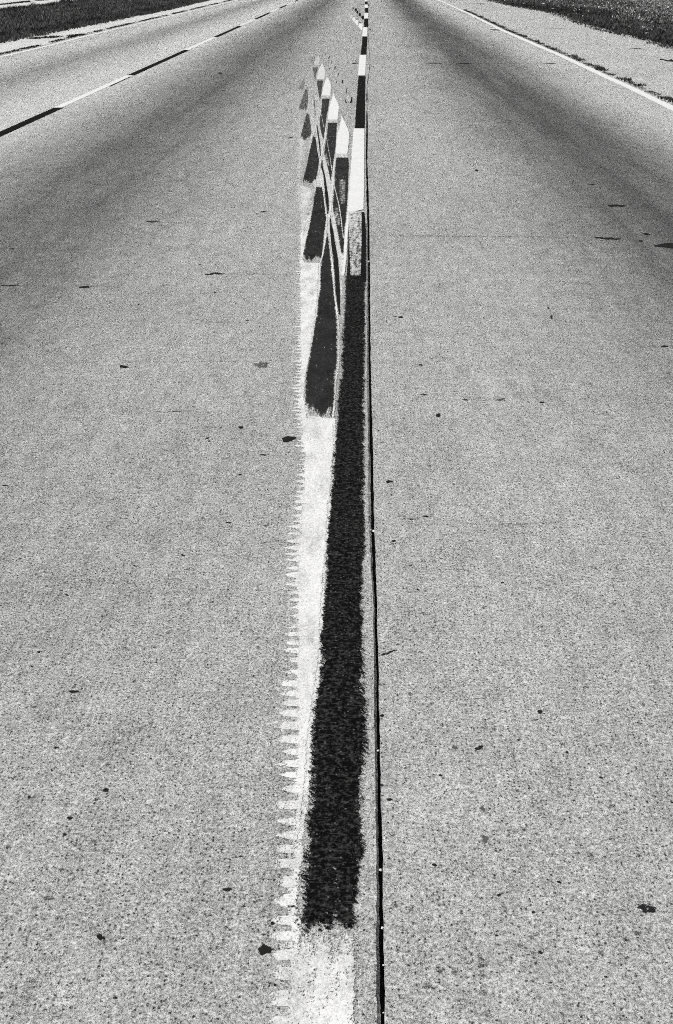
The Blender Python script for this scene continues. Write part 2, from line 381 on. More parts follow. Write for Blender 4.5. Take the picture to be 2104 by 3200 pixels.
o = strip('scuffed_patch', [(1087,660),(1088,690),(1092,760),(1094,861)], [(1131,659),(1131,760),(1128,861)], .0046, M['scuffed'], [(660,.62),(700,.56),(800,.52),(861,.56)], .002, 2)
tag(o, 'speckled scuffed white patch just below the long white centre block', CAT)
# broken fringe below the stripe
o = strip('black_fringe', [(942,2930),(960,2960)], [(1122,2915),(1124,2960)], .0040, M['tar_black'], [(2915,.5),(2935,.22),(2958,.42),(2965,.3)], .003, 2, y0=2918, y1=2960)
tag(o, 'broken black crumbs at the lower end of the long black stripe', CAT)

# foreground white patch and the serrated old white stripe
o = strip('white_patch', [(950,2900),(925,2960),(912,3020),(905,3100),(903,3330)], [(1120,2900),(1120,2960),(1114,3050),(1112,3150),(1110,3330)], .0018, M['worn_white'], [(2900,.3),(2950,.55),(3000,.74),(3100,.84),(3200,.86)], .003, 2.5)
tag(o, 'broad worn white block at the bottom below the black stripe', CAT)
oldL = [(931,640),(927,700),(921,800),(916,900),(914,1000),(911,1100),(906,1200),(903,1300),(912,1360),(922,1420),(908,1520),(896,1600),(880,1690),(882,1760),(888,1850),(885,1960),(879,2070),(871,2190),(864,2290),(862,2400),(860,2560),(857,2650),(849,2760),(843,2880),(838,3000),(831,3100),(826,3330)]
oldR0 = [(989,640),(975,690),(960,760),(951,820),(1001,822),(1001,900),(994,936),(991,977),(982,1024),(976,1065),(970,1105),(962,1140),(956,1177),(953,1240),(954,1300),(1036,1308),(1042,1400),(1036,1470),(1026,1576),(1020,1665),(1012,1768),(1004,1870),(998,1944),(990,2040),(985,2080),(980,2144),(968,2223),(956,2320),(955,2415),(946,2495),(932,2591),(925,2690),(912,2760),(914,2849),(920,2932),(915,3050),(908,3330)]
oldR = [(x+(4 if y < 1300 else 16 if y < 1900 else 26), y) for x, y in oldR0]
o = strip('serrated_stripe', oldL, oldR, .0012, M['worn_white'], [(640,.35),(740,.74),(900,.84),(1100,.86),(1400,.92),(1900,.9),(2300,.88),(2700,.82),(3000,.82),(3300,.84)], .0022, 1.1, teeth=(.050, .037, 3))
tag(o, 'long worn white stripe with a saw-toothed left edge beside the black stripe', CAT)
# solid core of the same stripe, brighter
coreL = [(945,640),(938,700),(936,800),(935,900),(936,1000),(938,1100),(938,1200),(936,1300),(950,1420),(944,1560),(932,1700),(926,1850),(928,2000),(926,2100),(924,2300),(922,2500),(915,2640)]
coreR0 = [(985,640),(972,690),(956,760),(948,822),(994,826),(990,930),(978,1020),(966,1105),(952,1177),(948,1240),(951,1309),(1030,1325),(1032,1400),(1024,1500),(1012,1620),(1004,1750),(994,1880),(988,2000),(978,2100),(962,2223),(948,2330),(946,2440),(932,2560),(918,2640)]
coreR = [(x+(5 if y < 1300 else 15), y) for x, y in coreR0]
o = strip('white_core', coreL, coreR, .0022, M['worn_white'], [(640,.35),(740,.82),(1000,.92),(1500,1.0),(2100,.98),(2640,.85)], .002, 2.0)
tag(o, 'bright solid middle of the saw-toothed white stripe', CAT)
o = strip('pale_fringe', [(1139,850),(1137,1100),(1137,1500),(1138,2000),(1142,2300),(1136,2550),(1130,2700),(1120,2900),(1110,3000)], [(1151,850),(1152,1100),(1158,1500),(1170,2000),(1174,2300),(1176,2550),(1176,2700),(1160,2900),(1130,3000)], .0014, M['faint_white'], [(850,.8),(1500,.7),(2100,.6),(2700,.5),(3000,.3)], .003, 2.5, thin=.35)
tag(o, 'pale worn fringe between the long black stripe and the seam', CAT)
o = strip('black_crumbs', [(938,2700),(915,2760),(902,2830),(906,2900),(904,2960),(892,3040),(886,3110),(898,3160)], [(946,2700),(942,2760),(944,2830),(944,2900),(918,2960),(912,3040),(908,3110),(904,3160)], .0026, M['tar_black'], [(2700,.5),(2820,.6),(2900,.42),(2960,.5),(3020,.3),(3080,.62),(3110,.5),(3160,.2)], .006, 2)
tag(o, 'black crumbs between the saw teeth and the worn white block', CAT)
# faint upper run of the old white stripe
o = strip('faded_stripe', [(944,215),(932,270),(922,300),(917,340),(914,400),(914,470),(915,560),(918,690)], [(975,215),(972,270),(966,300),(962,350),(958,385),(975,440),(966,478),(955,530),(950,578),(995,590),(990,645),(978,690)], .0010, M['soft_white'], [(215,.15),(290,.42),(400,.66),(500,.9),(645,1.0),(690,.8)], .006, 1.5, thin=[(215,.5),(400,.25),(645,.1)])
tag(o, 'soft faded upper run of the saw-toothed white stripe', CAT)
# light scrubbed backing under the crossing black wedges
o = strip('scrubbed_area', [(985,150),(970,190),(962,260),(955,330),(958,400),(962,470),(972,560),(985,640),(990,700),(997,780),(1003,840),(1010,900),(1035,950),(1050,1000),(1052,1160),(1046,1240),(1036,1308)], [(992,150),(1003,190),(1016,240),(1034,290),(1056,340),(1060,400),(1090,480),(1100,560),(1096,640),(1088,700),(1082,800),(1078,860),(1072,960),(1068,1050),(1067,1160),(1056,1240),(1046,1308)], .0007, M['faint_white'], [(150,.18),(260,.4),(400,.62),(600,.78),(1308,.78)], .003, 1.5)
tag(o, 'pale scrubbed ground showing between the crossing black wedges', CAT)

GW = 'black wedges of the shifted old line'
wedges = [
 ('faint small black wedge at the very top left of the shifted line', [(942,205),(933,223)], [(948,205),(941,223)], .5),
 ('faded black wedge second from the top at the left of the shifted line', [(948,245),(935,268),(928,283)], [(953,245),(952,268),(946,283)], .62),
 ('faded grey wedge third from the top at the left of the shifted line', [(956,277),(946,299),(934,334),(933,348)], [(962,277),(964,299),(963,327),(956,349)], .74),
 ('leaning black wedge left of the crossing light lines, fourth from the top', [(960.5,352),(956,361),(946,396),(938,428),(935,441)], [(966,352),(971.5,386),(974.5,414),(970,430),(967.5,441)], .84),
 ('tall leaning black wedge fifth from the top, with streaks', [(979,421),(967.5,470),(960,506),(952,541),(945,560),(942,579)], [(986,421),(991,456),(997,492),(998.4,503),(993,541),(990,555),(981.5,580)], .95),
 ('large solid black wedge ending in a ragged foot over the white stripe', [(988,580),(978,638),(970,688),(961.5,729),(951.5,768),(945,807),(949,822)], [(1008,580),(1012,600),(1016,655),(1020,685),(1014,729),(1011,762),(1006,800),(1001,819)], .98),
 ('biggest black wedge, left of the long black stripe and over the white one', [(1024,729),(1016,760),(1006,812),(1001,846),(1000.6,901),(993.5,936),(991.4,977),(982,1024),(976,1065),(970,1105),(962,1140),(955.7,1177),(952,1250),(953,1311)], [(1026,729),(1029,760),(1034,812),(1037.5,850),(1043.6,911),(1051.5,993),(1053.5,1034),(1052.8,1085),(1052,1136),(1046,1177),(1043.6,1250),(1035,1309)], .98),
]
for lab, Lp, Rp, cv in wedges:
    tag(strip('black_wedge', Lp, Rp, .0028, M['faded_black'], cv*.9, .004, 1.0, foot=.45 if cv < .98 else .16, thin={.5:.8, .62:.6, .74:.4, .84:.26, .95:.12, .98:.05}[cv]), lab, CAT, GW)
GN = 'thin black bands between the wedges'
bands = [
 ('short thin black band high among the crossing lines', [(980,300),(981,325),(984,360)], [(982,300),(985,325),(986.5,360)], .8),
 ('thin black band between the fourth wedge and the upper white points', [(989,392),(992,420),(996,449),(1000,489)], [(992.5,390),(997,420),(1002,449),(1003.5,487)], .95),
 ('thin black band to the right of the streaked wedge', [(1006,500),(1002.6,520),(1010,548),(1013,580),(1016,621),(1021,655),(1023.5,668)], [(1008,500),(1009.7,520),(1016.7,548),(1022,580),(1028,621),(1029,655),(1025,668)], .97),
 ('black band running down into the narrow V beside the long stripe', [(1031,680),(1030,713),(1034,763),(1041,812),(1044,850),(1048,911),(1058,983)], [(1033,680),(1041,713),(1049.5,763),(1058,812),(1061,850),(1064,911),(1064,983)], .97),
]
for lab, Lp, Rp, cv in bands:
    tag(strip('black_band', Lp, Rp, .0030, M['black'], cv, .0012, 1.2, thin=.35 if cv < .9 else .1), lab, CAT, GN)
GK = 'dark blocks under the white points'
ks = [
 ('faint dark block under the topmost white point', [(971.7,176),(969,189),(978,203)], [(986,176),(983,190),(980,203)], .6),
 ('small dark block under the fifth white point from the front', [(976,210),(978.7,228),(984,251)], [(995.6,210),(990,231),(986,251)], .74),
 ('dark block under the fourth white point from the front', [(991,251),(990,264),(995.6,292),(999,313)], [(1011,251),(1005.5,289),(1001,313)], .86),
 ('dark block under the third white point from the front', [(1006,308),(1004,345),(998.5,372),(999,393),(1006.8,428),(1010,434)], [(1031,308),(1026.5,341),(1022,358),(1018,393),(1012,434)], .9),
 ('dark block under the second white point from the front', [(1024.4,383),(1022,414),(1018,440),(1013,470),(1013,482),(1019,505),(1025,530),(1033,564)], [(1055,383),(1052,421),(1049,464),(1046,485),(1041,520),(1035,564)], .93),
 ('tall dark block under the nearest and largest white point', [(1050,492),(1047,527),(1044.5,580),(1040,621),(1040,655),(1050,700),(1058,746),(1066,793)], [(1089,492),(1091,520),(1088.5,600),(1083,680),(1078,713),(1074,794)], .95),
]
for lab, Lp, Rp, cv in ks:
    tag(strip('dark_block', Lp, Rp, .0028, M['faded_black'], cv*.92, .003, 1.3, thin={.6:.7, .74:.45, .86:.3, .9:.2, .93:.13, .95:.1}[cv]), lab, CAT, GK)
# scuffs worn into the lower dark blocks
sc_ = [('scuffed light wear in the middle of the tall dark block', [(1061,560),(1059,600),(1062,640)], [(1084,560),(1082,600),(1079,640)], .42, .0034),
       ('grey scuffed wear low in the tall dark block', [(1040,648),(1043,680),(1050,712)], [(1061,648),(1066,680),(1070,706)], .45, .0034),
       ('grey scuffed wear low in the second dark block', [(1013,478),(1015,500),(1022,520)], [(1026,478),(1030,500),(1034,518)], .42, .0034)]
for lab, Lp, Rp, cv, z in sc_:
    tag(strip('scuff', Lp, Rp, z, M['faint_white'], cv, .002, 1.3), lab, CAT)
GP = 'white points of the shifted old line'
pts = [
 ('topmost faint white point of the shifted line', [(990,154),(984,166),(978,171)], [(991.5,154),(992,166),(986,171)], .42),
 ('fifth white point from the front, small and greyed', [(995,171),(987,186),(980,204.5)], [(996.5,171),(1001,186),(998.4,204.5)], .72),
 ('fourth white point from the front in the shifted line', [(1006.5,198),(1000,209),(995.6,221),(990,246.7)], [(1008.5,198),(1013,209),(1016.7,221),(1015,246.7)], .9),
 ('third white point from the front in the shifted line', [(1022,240),(1012.5,264),(1004.7,299)], [(1024,240),(1029,250),(1035,265),(1033.5,299)], .97),
 ('second white point from the front in the shifted line', [(1041,292),(1037,310),(1029.5,330),(1023.7,374)], [(1043.5,292),(1049,306),(1059,327),(1060,334),(1056,374)], 1),
 ('largest and nearest white point, left of the centre line', [(1067.5,363),(1064.5,378),(1060,400),(1052,428),(1049,481)], [(1070.5,363),(1076,376),(1083,390),(1092.6,417),(1091,440),(1087,481)], 1),
]
for lab, Lp, Rp, cv in pts:
    tag(strip('white_point', Lp, Rp, .0032, M['white'], cv, .002, 1.2, thin={.42:.65, .72:.4, .9:.15, .97:.04}.get(cv, 0.0)), lab, CAT, GP)
# thin light lines that cross the black wedges
def thread(name, pl, wpx, z, mat, cov=1.0, step=1.5):
    w_ = wpx if isinstance(wpx, list) else [wpx]*len(pl)
    return strip(name, [(x-a/2, y) for (x, y), a in zip(pl, w_)], [(x+a/2, y) for (x, y), a in zip(pl, w_)], z, mat, cov, .001, step)
GT = 'thin light lines crossing the black wedges'
for lab, pl, wd, cv in [
  ('light line from the nearest dark block down to its foot', [(1045,582),(1053,612),(1061,648),(1067,690),(1071,726),(1074,745)], 3.6, .9),
  ('light line crossing the second dark block', [(1021,430),(1026,462),(1032,492),(1038,534)], 3.6, .85),
  ('light line crossing the third dark block', [(1001,345),(1006,366),(1013,398)], 2.8, .7),
  ('light line inside the large solid wedge', [(997,585),(1002,612),(1005,650)], 1.8, .5),
  ('light line along the right side of the streaked wedge', [(986,418),(990,445),(995,480),(1000,505)], 3.2, .9),
  ('light line along the right side of the large solid wedge', [(1003,560),(1009,590),(1014,620),(1019,660),(1023,690),(1019,730),(1015,765),(1008,800),(1001,822)], [3.5,3.5,3.5,4,7,6,4,4,5], .95),
  ('light line dividing the biggest wedge from the black band', [(1027,735),(1031,770),(1038,812),(1042,850),(1046,911),(1055,983),(1061,1040),(1059,1100),(1058,1140),(1050,1187),(1047,1250),(1041,1305)], [3,4,4,4.5,4.5,7,8,7.5,9,6,5,7], .88),
  ('light line left of the tall dark block', [(1046,500),(1044,540),(1040,580),(1036,620),(1033,660),(1026,700)], [4,6,10,9,8,6], .92),
  ('light line left of the second dark block', [(1020,392),(1018,425),(1011,455),(1006,485),(1002,510),(996,540),(990,565),(985,588)], [4,5,7,5,5,5,4,4], .9),
  ('light line left of the third dark block', [(1002,330),(998,352),(990,385),(984,410),(975,432),(970,445)], [3,3.5,5,5,4,3], .75)]:
    tag(thread('light_line', pl, wd, .0038, M['worn_white'], cv), lab, CAT, GT)

# little black tick marks right of the white points
GTk = 'small black tick marks beside the centre line'
ticks = [('upright', 1082.5, 276, 293, 3, 'nearest'), ('left', 1079.5, 310, 320.5, 3.5, 'nearest'), ('right', 1099, 303, 320.5, 5, 'nearest'),
         ('upright', 1057, 227, 239, 2.6, 'second'), ('left', 1051.5, 253, 260, 2.6, 'second'), ('right', 1070.5, 249, 260.5, 4.5, 'second'),
         ('upright', 1035.5, 191, 200, 2.2, 'third'), ('left', 1030, 211, 217, 2.6, 'third'), ('right', 1047, 207, 217, 3.2, 'third'),
         ('upright', 1028, 176, 183, 3.2, 'fourth'), ('right', 1018, 167, 171, 2.6, 'fourth')]
for s, x, a, b, wd, nth in ticks:
    sl = 2.0 if s == 'upright' else 1.0
    tag(strip('tick_mark', [(x+sl-wd/2, a), (x-sl*.5-wd/2, b)], [(x+sl+wd/2, a), (x-sl*.5+wd/2, b)], .0015, M['black'], .9, .002, 1),
        '%s tick of the %s set of small black marks by the centre line' % (s, nth), CAT, GTk)
tag(strip('tick_mark', [(1080,318),(1081,322)], [(1085,318),(1085,322)], .0015, M['black'], .9, .002, 1), 'foot of the left tick in the nearest set of black marks', CAT, GTk)
tag(strip('tick_mark', [(1092.5,317),(1093,322)], [(1100,317),(1099,322)], .0015, M['black'], .9, .002, 1), 'foot of the right tick in the nearest set of black marks', CAT, GTk)

# the slanting rows of small blocks near the top
GQ = 'slanting row of small black blocks near the top'
for i, (a, b, c, d, cv) in enumerate([(1128.5,1138,49,61,.97),(1120.5,1128.5,40,52,.95),(1114,1120.5,33,43,.9),(1108,1115.5,26,36,.8),(1102,1108,23,29,.6)]):
    m_ = (a+b)/2
    tag(strip('small_black_block', [(a+2,c),(a,c+(d-c)*.55),(m_,d)], [(b,c),(b,c+(d-c)*.6),(b-1,d)], .0015, M['black' if cv > .85 else 'faded_black'], cv, .004, .7),
        '%s small black block in the slanting row left of the far centre line' % ORD[i], CAT, GQ)
GQ2 = 'slanting row of small white blocks near the top'
for i, (a, b, c, d, cv) in enumerate([(1120,1134,73,94,1),(1109.5,1120,62.5,79,.95),(1100.5,1110.5,54,69,.85),(1094,1101.5,46,59,.6),(1089,1095,39,49,.42)]):
    tag(strip('small_white_block', [(a+2,c),(a,c+(d-c)*.5),(b-(b-a)*.35,d)], [(b,c),(b,c+(d-c)*.5),(b-(b-a)*.15,d)], .0015, M['white'], cv, .004, .7),
        '%s small white block in the slanting row left of the far centre line' % ORD[i], CAT, GQ2)
for a, b, c, d, q in ((1122,1129,68,73,'nearest'), (1113,1118.5,59,62.5,'second'), (1104,1109,50,53,'third')):
    tag(strip('small_black_chip', [(a,c),(a+3,d)], [(b-2,c),(b,d)], .0012, M['black'], .9, .004, .7), 'tiny black chip above the %s small white block' % q, CAT, 'tiny black chips over the white blocks')

# ------------------------------------------------------------------ cracks, tar spots and stains in the slabs
def blob(x, y, wpx, hpx, z=.001, seed=0, spread=.35, n=22):
    r = random.Random(seed); ph = [r.uniform(0, 6.3) for _ in range(4)]; ring = []
    for i in range(n):
        t = 2*math.pi*i/n; q = 1 + spread*(.5*math.sin(2*t+ph[0]) + .35*math.sin(3*t+ph[1]) + .3*math.sin(5*t+ph[2]) + .2*r.uniform(-1, 1))
        ring.append(G(x + wpx/2*q*math.cos(t), y + hpx/2*q*math.sin(t), z))
    c = G(x, y, z); V = [c]; E = [.05]
    V += [c + (p-c)*.6 for p in ring]; E += [float(np.linalg.norm(p-c))*.4 for p in ring]
    V += ring; E += [.001]*n
    F = [(0, 1+(i+1) % n, 1+i) for i in range(n)] + [(1+i, 1+(i+1) % n, 1+n+(i+1) % n, 1+n+i) for i in range(n)]
    return V, F, E
def blob_obj(name, x, y, wpx, hpx, mat, cov=1.0, seed=0, **k):
    V, F, E = blob(x, y, wpx, hpx, seed=seed, **k)
    return link(name, V, F, mat, {'edge': E, 'cov': [cov]*len(V)})
Dp = 2104/1565.
for i, (x, y, wd, ht, m, cv, lab) in enumerate([
  (1545+22, 571, 96, 20, 'tar', 1, 'large flat black tar patch cut by the right side of the photo'),
  (1433, 478, 50, 8, 'tar', .8, 'long thin dark tar smear in the right lane above the large patch'),
  (616, 2207, 40, 36, 'tar', .95, 'round dark tar blot against the saw teeth in the foreground'),
  (670, 1020, 44, 17, 'tar', 1, 'black tar blot with a tail touching the white stripe'),
  (608, 848, 56, 26, 'stain', .62, 'grey feathery oil stain left of the white stripe'),
  (170, 1607, 30, 10, 'tar', 1, 'small solid black oval spot at the lower left'),
  (245, 1836, 26, 11, 'tar', 1, 'small black spot between two fainter ones at the lower left'),
  (288, 852, 30, 8, 'tar', 1, 'thin black spot in the left lane near the faint crack'),
  (197, 667, 30, 8, 'tar', 1, 'thin slanting black spot at the left end of a crack'),
  (234, 2178, 30, 24, 'tar', .8, 'ragged dark spot low at the left of the foreground'),
  (112, 2088, 62, 26, 'stain', .6, 'grey smudge with a dark head at the lower left edge'),
  (1162, 929, 42, 11, 'stain', .95, 'grey lens-shaped stain in the middle of the right lane'),
  (905, 1119, 28, 7, 'tar', 1, 'thin black spot just right of the dark seam'),
  (1115, 1738, 28, 16, 'tar', .8, 'ragged black spot, the right one of a pair in the right lane'),
  (1058, 1738, 30, 14, 'stain', .8, 'fainter dark spot, the left one of a pair in the right lane'),
  (1505, 2112, 64, 28, 'tar', .62, 'crumbled dark patch at the lower right of the foreground'),
  (1128, 1950, 34, 44, 'stain', .72, 'forked grey stain in the lower right lane'),
  (1122, 1880, 22, 28, 'stain', .7, 'short dark forked scratch above the forked grey stain')]):
    tag(blob_obj('tar_spot' if m == 'tar' else 'oil_stain', x*Dp, y*Dp, wd, ht, M[m], cv, seed=i*3+1, z=.0009 if m == 'stain' else .0016), lab, 'tar spot' if m == 'tar' else 'oil stain')
# the many little specks: one object
V, F, E = [], [], []
specks = [(322,708,7,3),(28,578,18,4),(612,492,20,4),(598,497,9,3),(350,515,24,3),(612,1057,18,5),(560,993,18,7),(482,1018,12,5),(486,1025,9,4),(68,1852,13,7),(162,1901,20,8),(531,1214,18,5),(617,1222,12,4),(425,1290,12,5),
 (528,2067,26,12),(12,1128,16,4),(155,1382,9,6),(650,1035,14,5),(652,882,12,4),(558,1103,14,4),(465,615,10,3),(500,680,8,3),(512,170,14,4),(520,211,12,3),(575,745,12,3),(1108,396,11,6),(1345-240,390,5,2),(1376,429,18,3),(1505,545,18,4),(1082,929,20,4),(978,848,16,4),
 (1545,805,26,5),(1260,935,16,4),(1282,737,8,12),(1275,716,6,5),(1019,965,13,14),(915,1257,13,7),(910,1150,6,5),(1255,1654,20,10),(932,737,18,5),(918,736,10,3),(985,917,18,4),(888,1663,14,8),(905,1858,16,9),(845,1420,4,3),(1168,1354,10,5),
 (1490,560,16,4),(1500,543,20,4),(990,1200,16,6),(1205,1720,8,5),(1300,2050,12,8),(1010,2010,16,8),(880,1000,5,4),(120,1790,8,6),(90,1515,10,6),(1408,2270,10,6),(1160,2080,12,9),(1240,2120,10,8)]
for i in range(45):
    specks.append((random.uniform(0, 1565), random.uniform(300, 2380), 0, 0))
specks = [q for q in specks if not (640 < q[0] < 880)]
for i, (x, y, a, b) in enumerate(specks):
    x *= Dp; y *= Dp
    if a == 0:
        s = random.uniform(.003, .008); a = s*F0/(7095/(y+95)); b = a*min(1, .33*(y+95)/1700+.12)
    v, f, e = blob(x, y, a, b, seed=i+500, n=10, z=.0012); o0 = len(V)
    V += v; F += [tuple(o0+j for j in q) for q in f]; E += [max(t, .004) for t in e]
tag(link('tar_specks', V, F, M['tar'], {'edge': E, 'cov': [.92]*len(V)}), 'scattered little black specks of tar over the concrete', kind='stuff')

def hcrack(name, P, wpx, mat, cov, z=.0011):
    """a transverse crack through surveyed points, of a few mm to cm width"""
    V, E = [], []; n = 0; pts2 = []
    for (x0, y0), (x1, y1) in zip(P[:-1], P[1:]):
        k = max(2, int(abs(x1-x0)/6)); pts2 += [(x0+(x1-x0)*i/k, y0+(y1-y0)*i/k) for i in range(k)]
    pts2.append(P[-1]); N_ = len(pts2)
    for i, (x, y) in enumerate(pts2):
        ww = wpx*(.35+.65*math.sin(math.pi*(i+.5)/N_))*random.uniform(.6, 1.3); yy = y + random.uniform(-.25, .25)*wpx
        V += [G(x, yy-ww/2, z), G(x, yy, z), G(x, yy+ww/2, z)]; E += [.003, .02, .003]
    F = []
    for i in range(N_-1):
        for j in (0, 1): F.append((3*i+j, 3*i+j+1, 3*i+4+j, 3*i+3+j))
    return link(name, V, F, mat, {'edge': E, 'cov': [cov*.92 if cov > .7 else cov*.8]*len(V), 'thin': [0.0 if cov > .7 else .35]*len(V)})
for P, wd, cv, lab in [
  ([(0,891),(30,892),(60,891)], 3.5, .95, 'short dark crack at the left side of the photo'),
  ([(60,892),(250,894),(420,893)], 2, .5, 'faint hairline crack running on from the short dark one'),
  ([(640,858),(662,855),(702,855)], 6, 1, 'dark crack with a blot in the left lane near the white stripe'),
  ([(700,855),(800,856),(930,857)], 2.5, .55, 'faint hairline crack reaching to the white stripe'),
  ([(935,857),(955,857)], 4.5, .9, 'short dark dash of crack on the white stripe'),
  ([(460,692),(480,693),(500,693)], 4, .9, 'small dark crack high in the left lane'),
  ([(500,695),(700,697),(900,698)], 2, .45, 'faint hairline crack high in the left lane'),
  ([(1155,736),(1400,738),(1640,740),(1860,741)], 3, .55, 'long hairline crack across the right lane from the seam'),
  ([(1860,741),(1900,745),(1940,747)], 6, 1, 'dark double crack in the right lane above the tar patch'),
  ([(1328,197),(1352,197.5),(1382,198)], 3, 1, 'dark transverse crack in the right lane near the top, left piece'),
  ([(1432,198),(1472,199)], 3, .9, 'dark transverse crack near the top, middle piece'),
  ([(1698,198),(1738,197.5)], 3, 1, 'dark transverse crack near the top ending at the edge line'),
  ([(1382,198),(1500,198),(1698,198)], 1.4, .5, 'hairline joining the dark cracks near the top'),
  ([(1532,92.5),(1568,94)], 2.6, .95, 'small dark crack beside the edge line at the top'),
  ([(1470,11.5),(1540,12.5)], 1.6, .9, 'thin dark crack across the right shoulder at the top'),
  ([(2062,186),(2085,188.5),(2140,190.5)], 6, 1, 'thick dark crack entering the right shoulder from the side'),
  ([(1715,90),(1765,90)], 2, .7, 'faint crack across the middle of the right shoulder'),
  ([(1970,150),(2004,152)], 2, .8, 'short thin crack in the shoulder by the grass'),
  ([(1100,198.5),(1121,197.5)], 3.4, 1, 'dark crack touching the left of a white centre block'),
  ([(1151,90),(1160,93),(1158,97),(1168,97.5)], 2.6, .95, 'small forked crack right of the far centre line'),
  ([(1124,13.5),(1140,13)], 1.8, .9, 'tiny dark crack left of the far centre line'),
  ([(1150,15),(1155,15.5)], 4, 1, 'tiny dark blot right of the far centre line'),
  ([(900,431),(915,430)], 3, .8, 'short dark crack left of the leaning wedge'),
  ([(150,1134),(420,1131),(800,1128),(905,1124)], 3, .35, 'faint broken crack across the left lane in the middle distance'),
  ([(470,1285),(520,1286),(600,1284)], 3, .6, 'thin crack in the left lane below the feathery stain'),
  ([(380,1285),(470,1285)], 2.4, .4, 'faint end of the thin crack below the feathery stain'),
  ([(1190,2046),(1215,2038),(1240,2031)], 6, .8, 'short dark crack branching right from the seam'),
  ([(1240,2031),(1290,2036),(1325,2040)], 5, .4, 'faint crack running on from the branch of the seam'),
  ([(1260,2616),(1400,2605),(1540,2596),(1640,2590)], 6, .4, 'faint broken crack low in the right lane'),
  ([(1250,1622),(1290,1621),(1310,1622)], 4, .6, 'faint crack right of the seam in the middle'),
  ([(1450,1635),(1500,1638),(1620,1636),(1700,1634)], 8, .42, 'dark rough streak across the right lane'),
  ([(820,1695),(870,1688),(900,1700)], 8, .4, 'smudged dark crack beside the white saw teeth')]:
    tag(hcrack('crack', P, wd, M['tar'], cv), lab, 'crack')

# ------------------------------------------------------------------ pebbles in the seam
import bmesh
def pebble(name, g, r, seed, mat, flat=.7):
    bm = bmesh.new(); bmesh.ops.create_icosphere(bm, subdivisions=2, radius=r); rr = random.Random(seed)
    ax = Vector((rr.uniform(-1, 1), rr.uniform(-1, 1), rr.uniform(-1, 1))).normalized()
    for v in bm.verts:
        v.co *= 1 + .18*math.sin(v.co.dot(ax)/r*3+seed) + rr.uniform(-.05, .05); v.co.z *= flat
    me = bpy.data.meshes.new(name); bm.to_mesh(me); bm.free(); me.materials.append(mat)
    o = bpy.data.objects.new(name, me); sc.collection.objects.link(o); o.location = (g[0], g[1], g[2]); return o
for i, (x, y, r, lab) in enumerate([(1189,2718,.0032,'largest white pebble lodged in the dark seam near the bottom'),(1195,2899,.0026,'white pebble on the right lip of the seam beside the stripe end'),
   (1198.6,3015,.0018,'small white pebble in the seam beside the worn white block'),
   (1198,3164,.0013,'tiny white pebble in the seam by the bottom of the photo'),(1169,1659,.0042,'white pebble in the seam halfway up the photo'),(1182,2345,.0024,'pale pebble on the left lip of the seam'),(1153,817,.006,'pale chip lying across the seam beside the black stripe')]):
    tag(pebble('pebble', G(x, y, 0) + np.array([0, 0, -.0005]), r, i+3, M['pebble']), lab, 'pebble', 'pebbles in the seam')

# ------------------------------------------------------------------ grass, weeds and stones
def patch_noise(x, y, s, ph):
    return (np.sin(x*s*1.3+ph+1.7*np.sin(y*s*.23)) + np.sin(y*s*.31+ph*2+1.3*np.sin(x*s*.9)) + np.sin((x+y*.3)*s*2.7+ph*3)*.6)/2.6
def blades(name, xs, ys, hs, ws, tones, z0=-.03, per=3, lean=.5):
    n = len(xs); ang = rng.uniform(0, np.pi*2, (n, per)); la = rng.uniform(0, np.pi*2, (n, per)); ll = rng.uniform(.1, lean, (n, per))
    jx = rng.normal(0, .5, (n, per))*ws[:, None]*2; jy = rng.normal(0, .5, (n, per))*ws[:, None]*2
    hh = hs[:, None]*rng.uniform(.55, 1.15, (n, per)); ww = ws[:, None]*rng.uniform(.6, 1.3, (n, per))
    cx = xs[:, None]+jx; cy = ys[:, None]+jy; dx = np.cos(ang)*ww/2; dy = np.sin(ang)*ww/2
    P = np.zeros((n, per, 3, 3))
    P[..., 0, 0] = cx-dx; P[..., 0, 1] = cy-dy; P[..., 0, 2] = z0
    P[..., 1, 0] = cx+dx; P[..., 1, 1] = cy+dy; P[..., 1, 2] = z0
    P[..., 2, 0] = cx+np.cos(la)*ll*hh; P[..., 2, 1] = cy+np.sin(la)*ll*hh; P[..., 2, 2] = z0+hh
    V = P.reshape(-1, 3); nf = len(V)//3
    me = bpy.data.meshes.new(name); me.vertices.add(len(V)); me.vertices.foreach_set('co', V.ravel())
    me.loops.add(nf*3); me.loops.foreach_set('vertex_index', np.arange(nf*3)); me.polygons.add(nf)
    me.polygons.foreach_set('loop_start', np.arange(nf)*3); me.update(calc_edges=True)
    at = me.attributes.new('tone', 'FLOAT', 'POINT')
    t = np.repeat((tones[:, None]*rng.uniform(.6, 1.5, (n, per))).ravel(), 3); at.data.foreach_set('value', t.astype(np.float32))
    me.materials.append(M['blade']); o = bpy.data.objects.new(name, me); sc.collection.objects.link(o); return o
def scatter(n, y0, y1, fa, fb, p=1.0):
    y = y0 + (y1-y0)*rng.uniform(0, 1, n)**p
    a = np.array([fa(v) for v in y]); b = np.array([fb(v) for v in y]); return a + (b-a)*rng.uniform(0, 1, n), y
x, y = scatter(62000, 18, 135, fLf, fLg, 1.15)
edge = np.minimum(np.abs(x-np.array([fLg(v) for v in y])), 1.0)
keep = edge + rng.uniform(-.12, .1, len(x)) + patch_noise(x, y, 3, 1)*.12 > 0
x, y = x[keep], y[keep]
ton = np.clip(.088 + .030*patch_noise(x, y, 2.0, .4) + .02*patch_noise(x, y, 7, 2), .03, .2)
ton *= np.where(np.abs(x-np.array([fLg(v) for v in y])) < 1.1, .62, 1.0)
ton = np.where(rng.uniform(0, 1, len(x)) < .012, .30, ton)
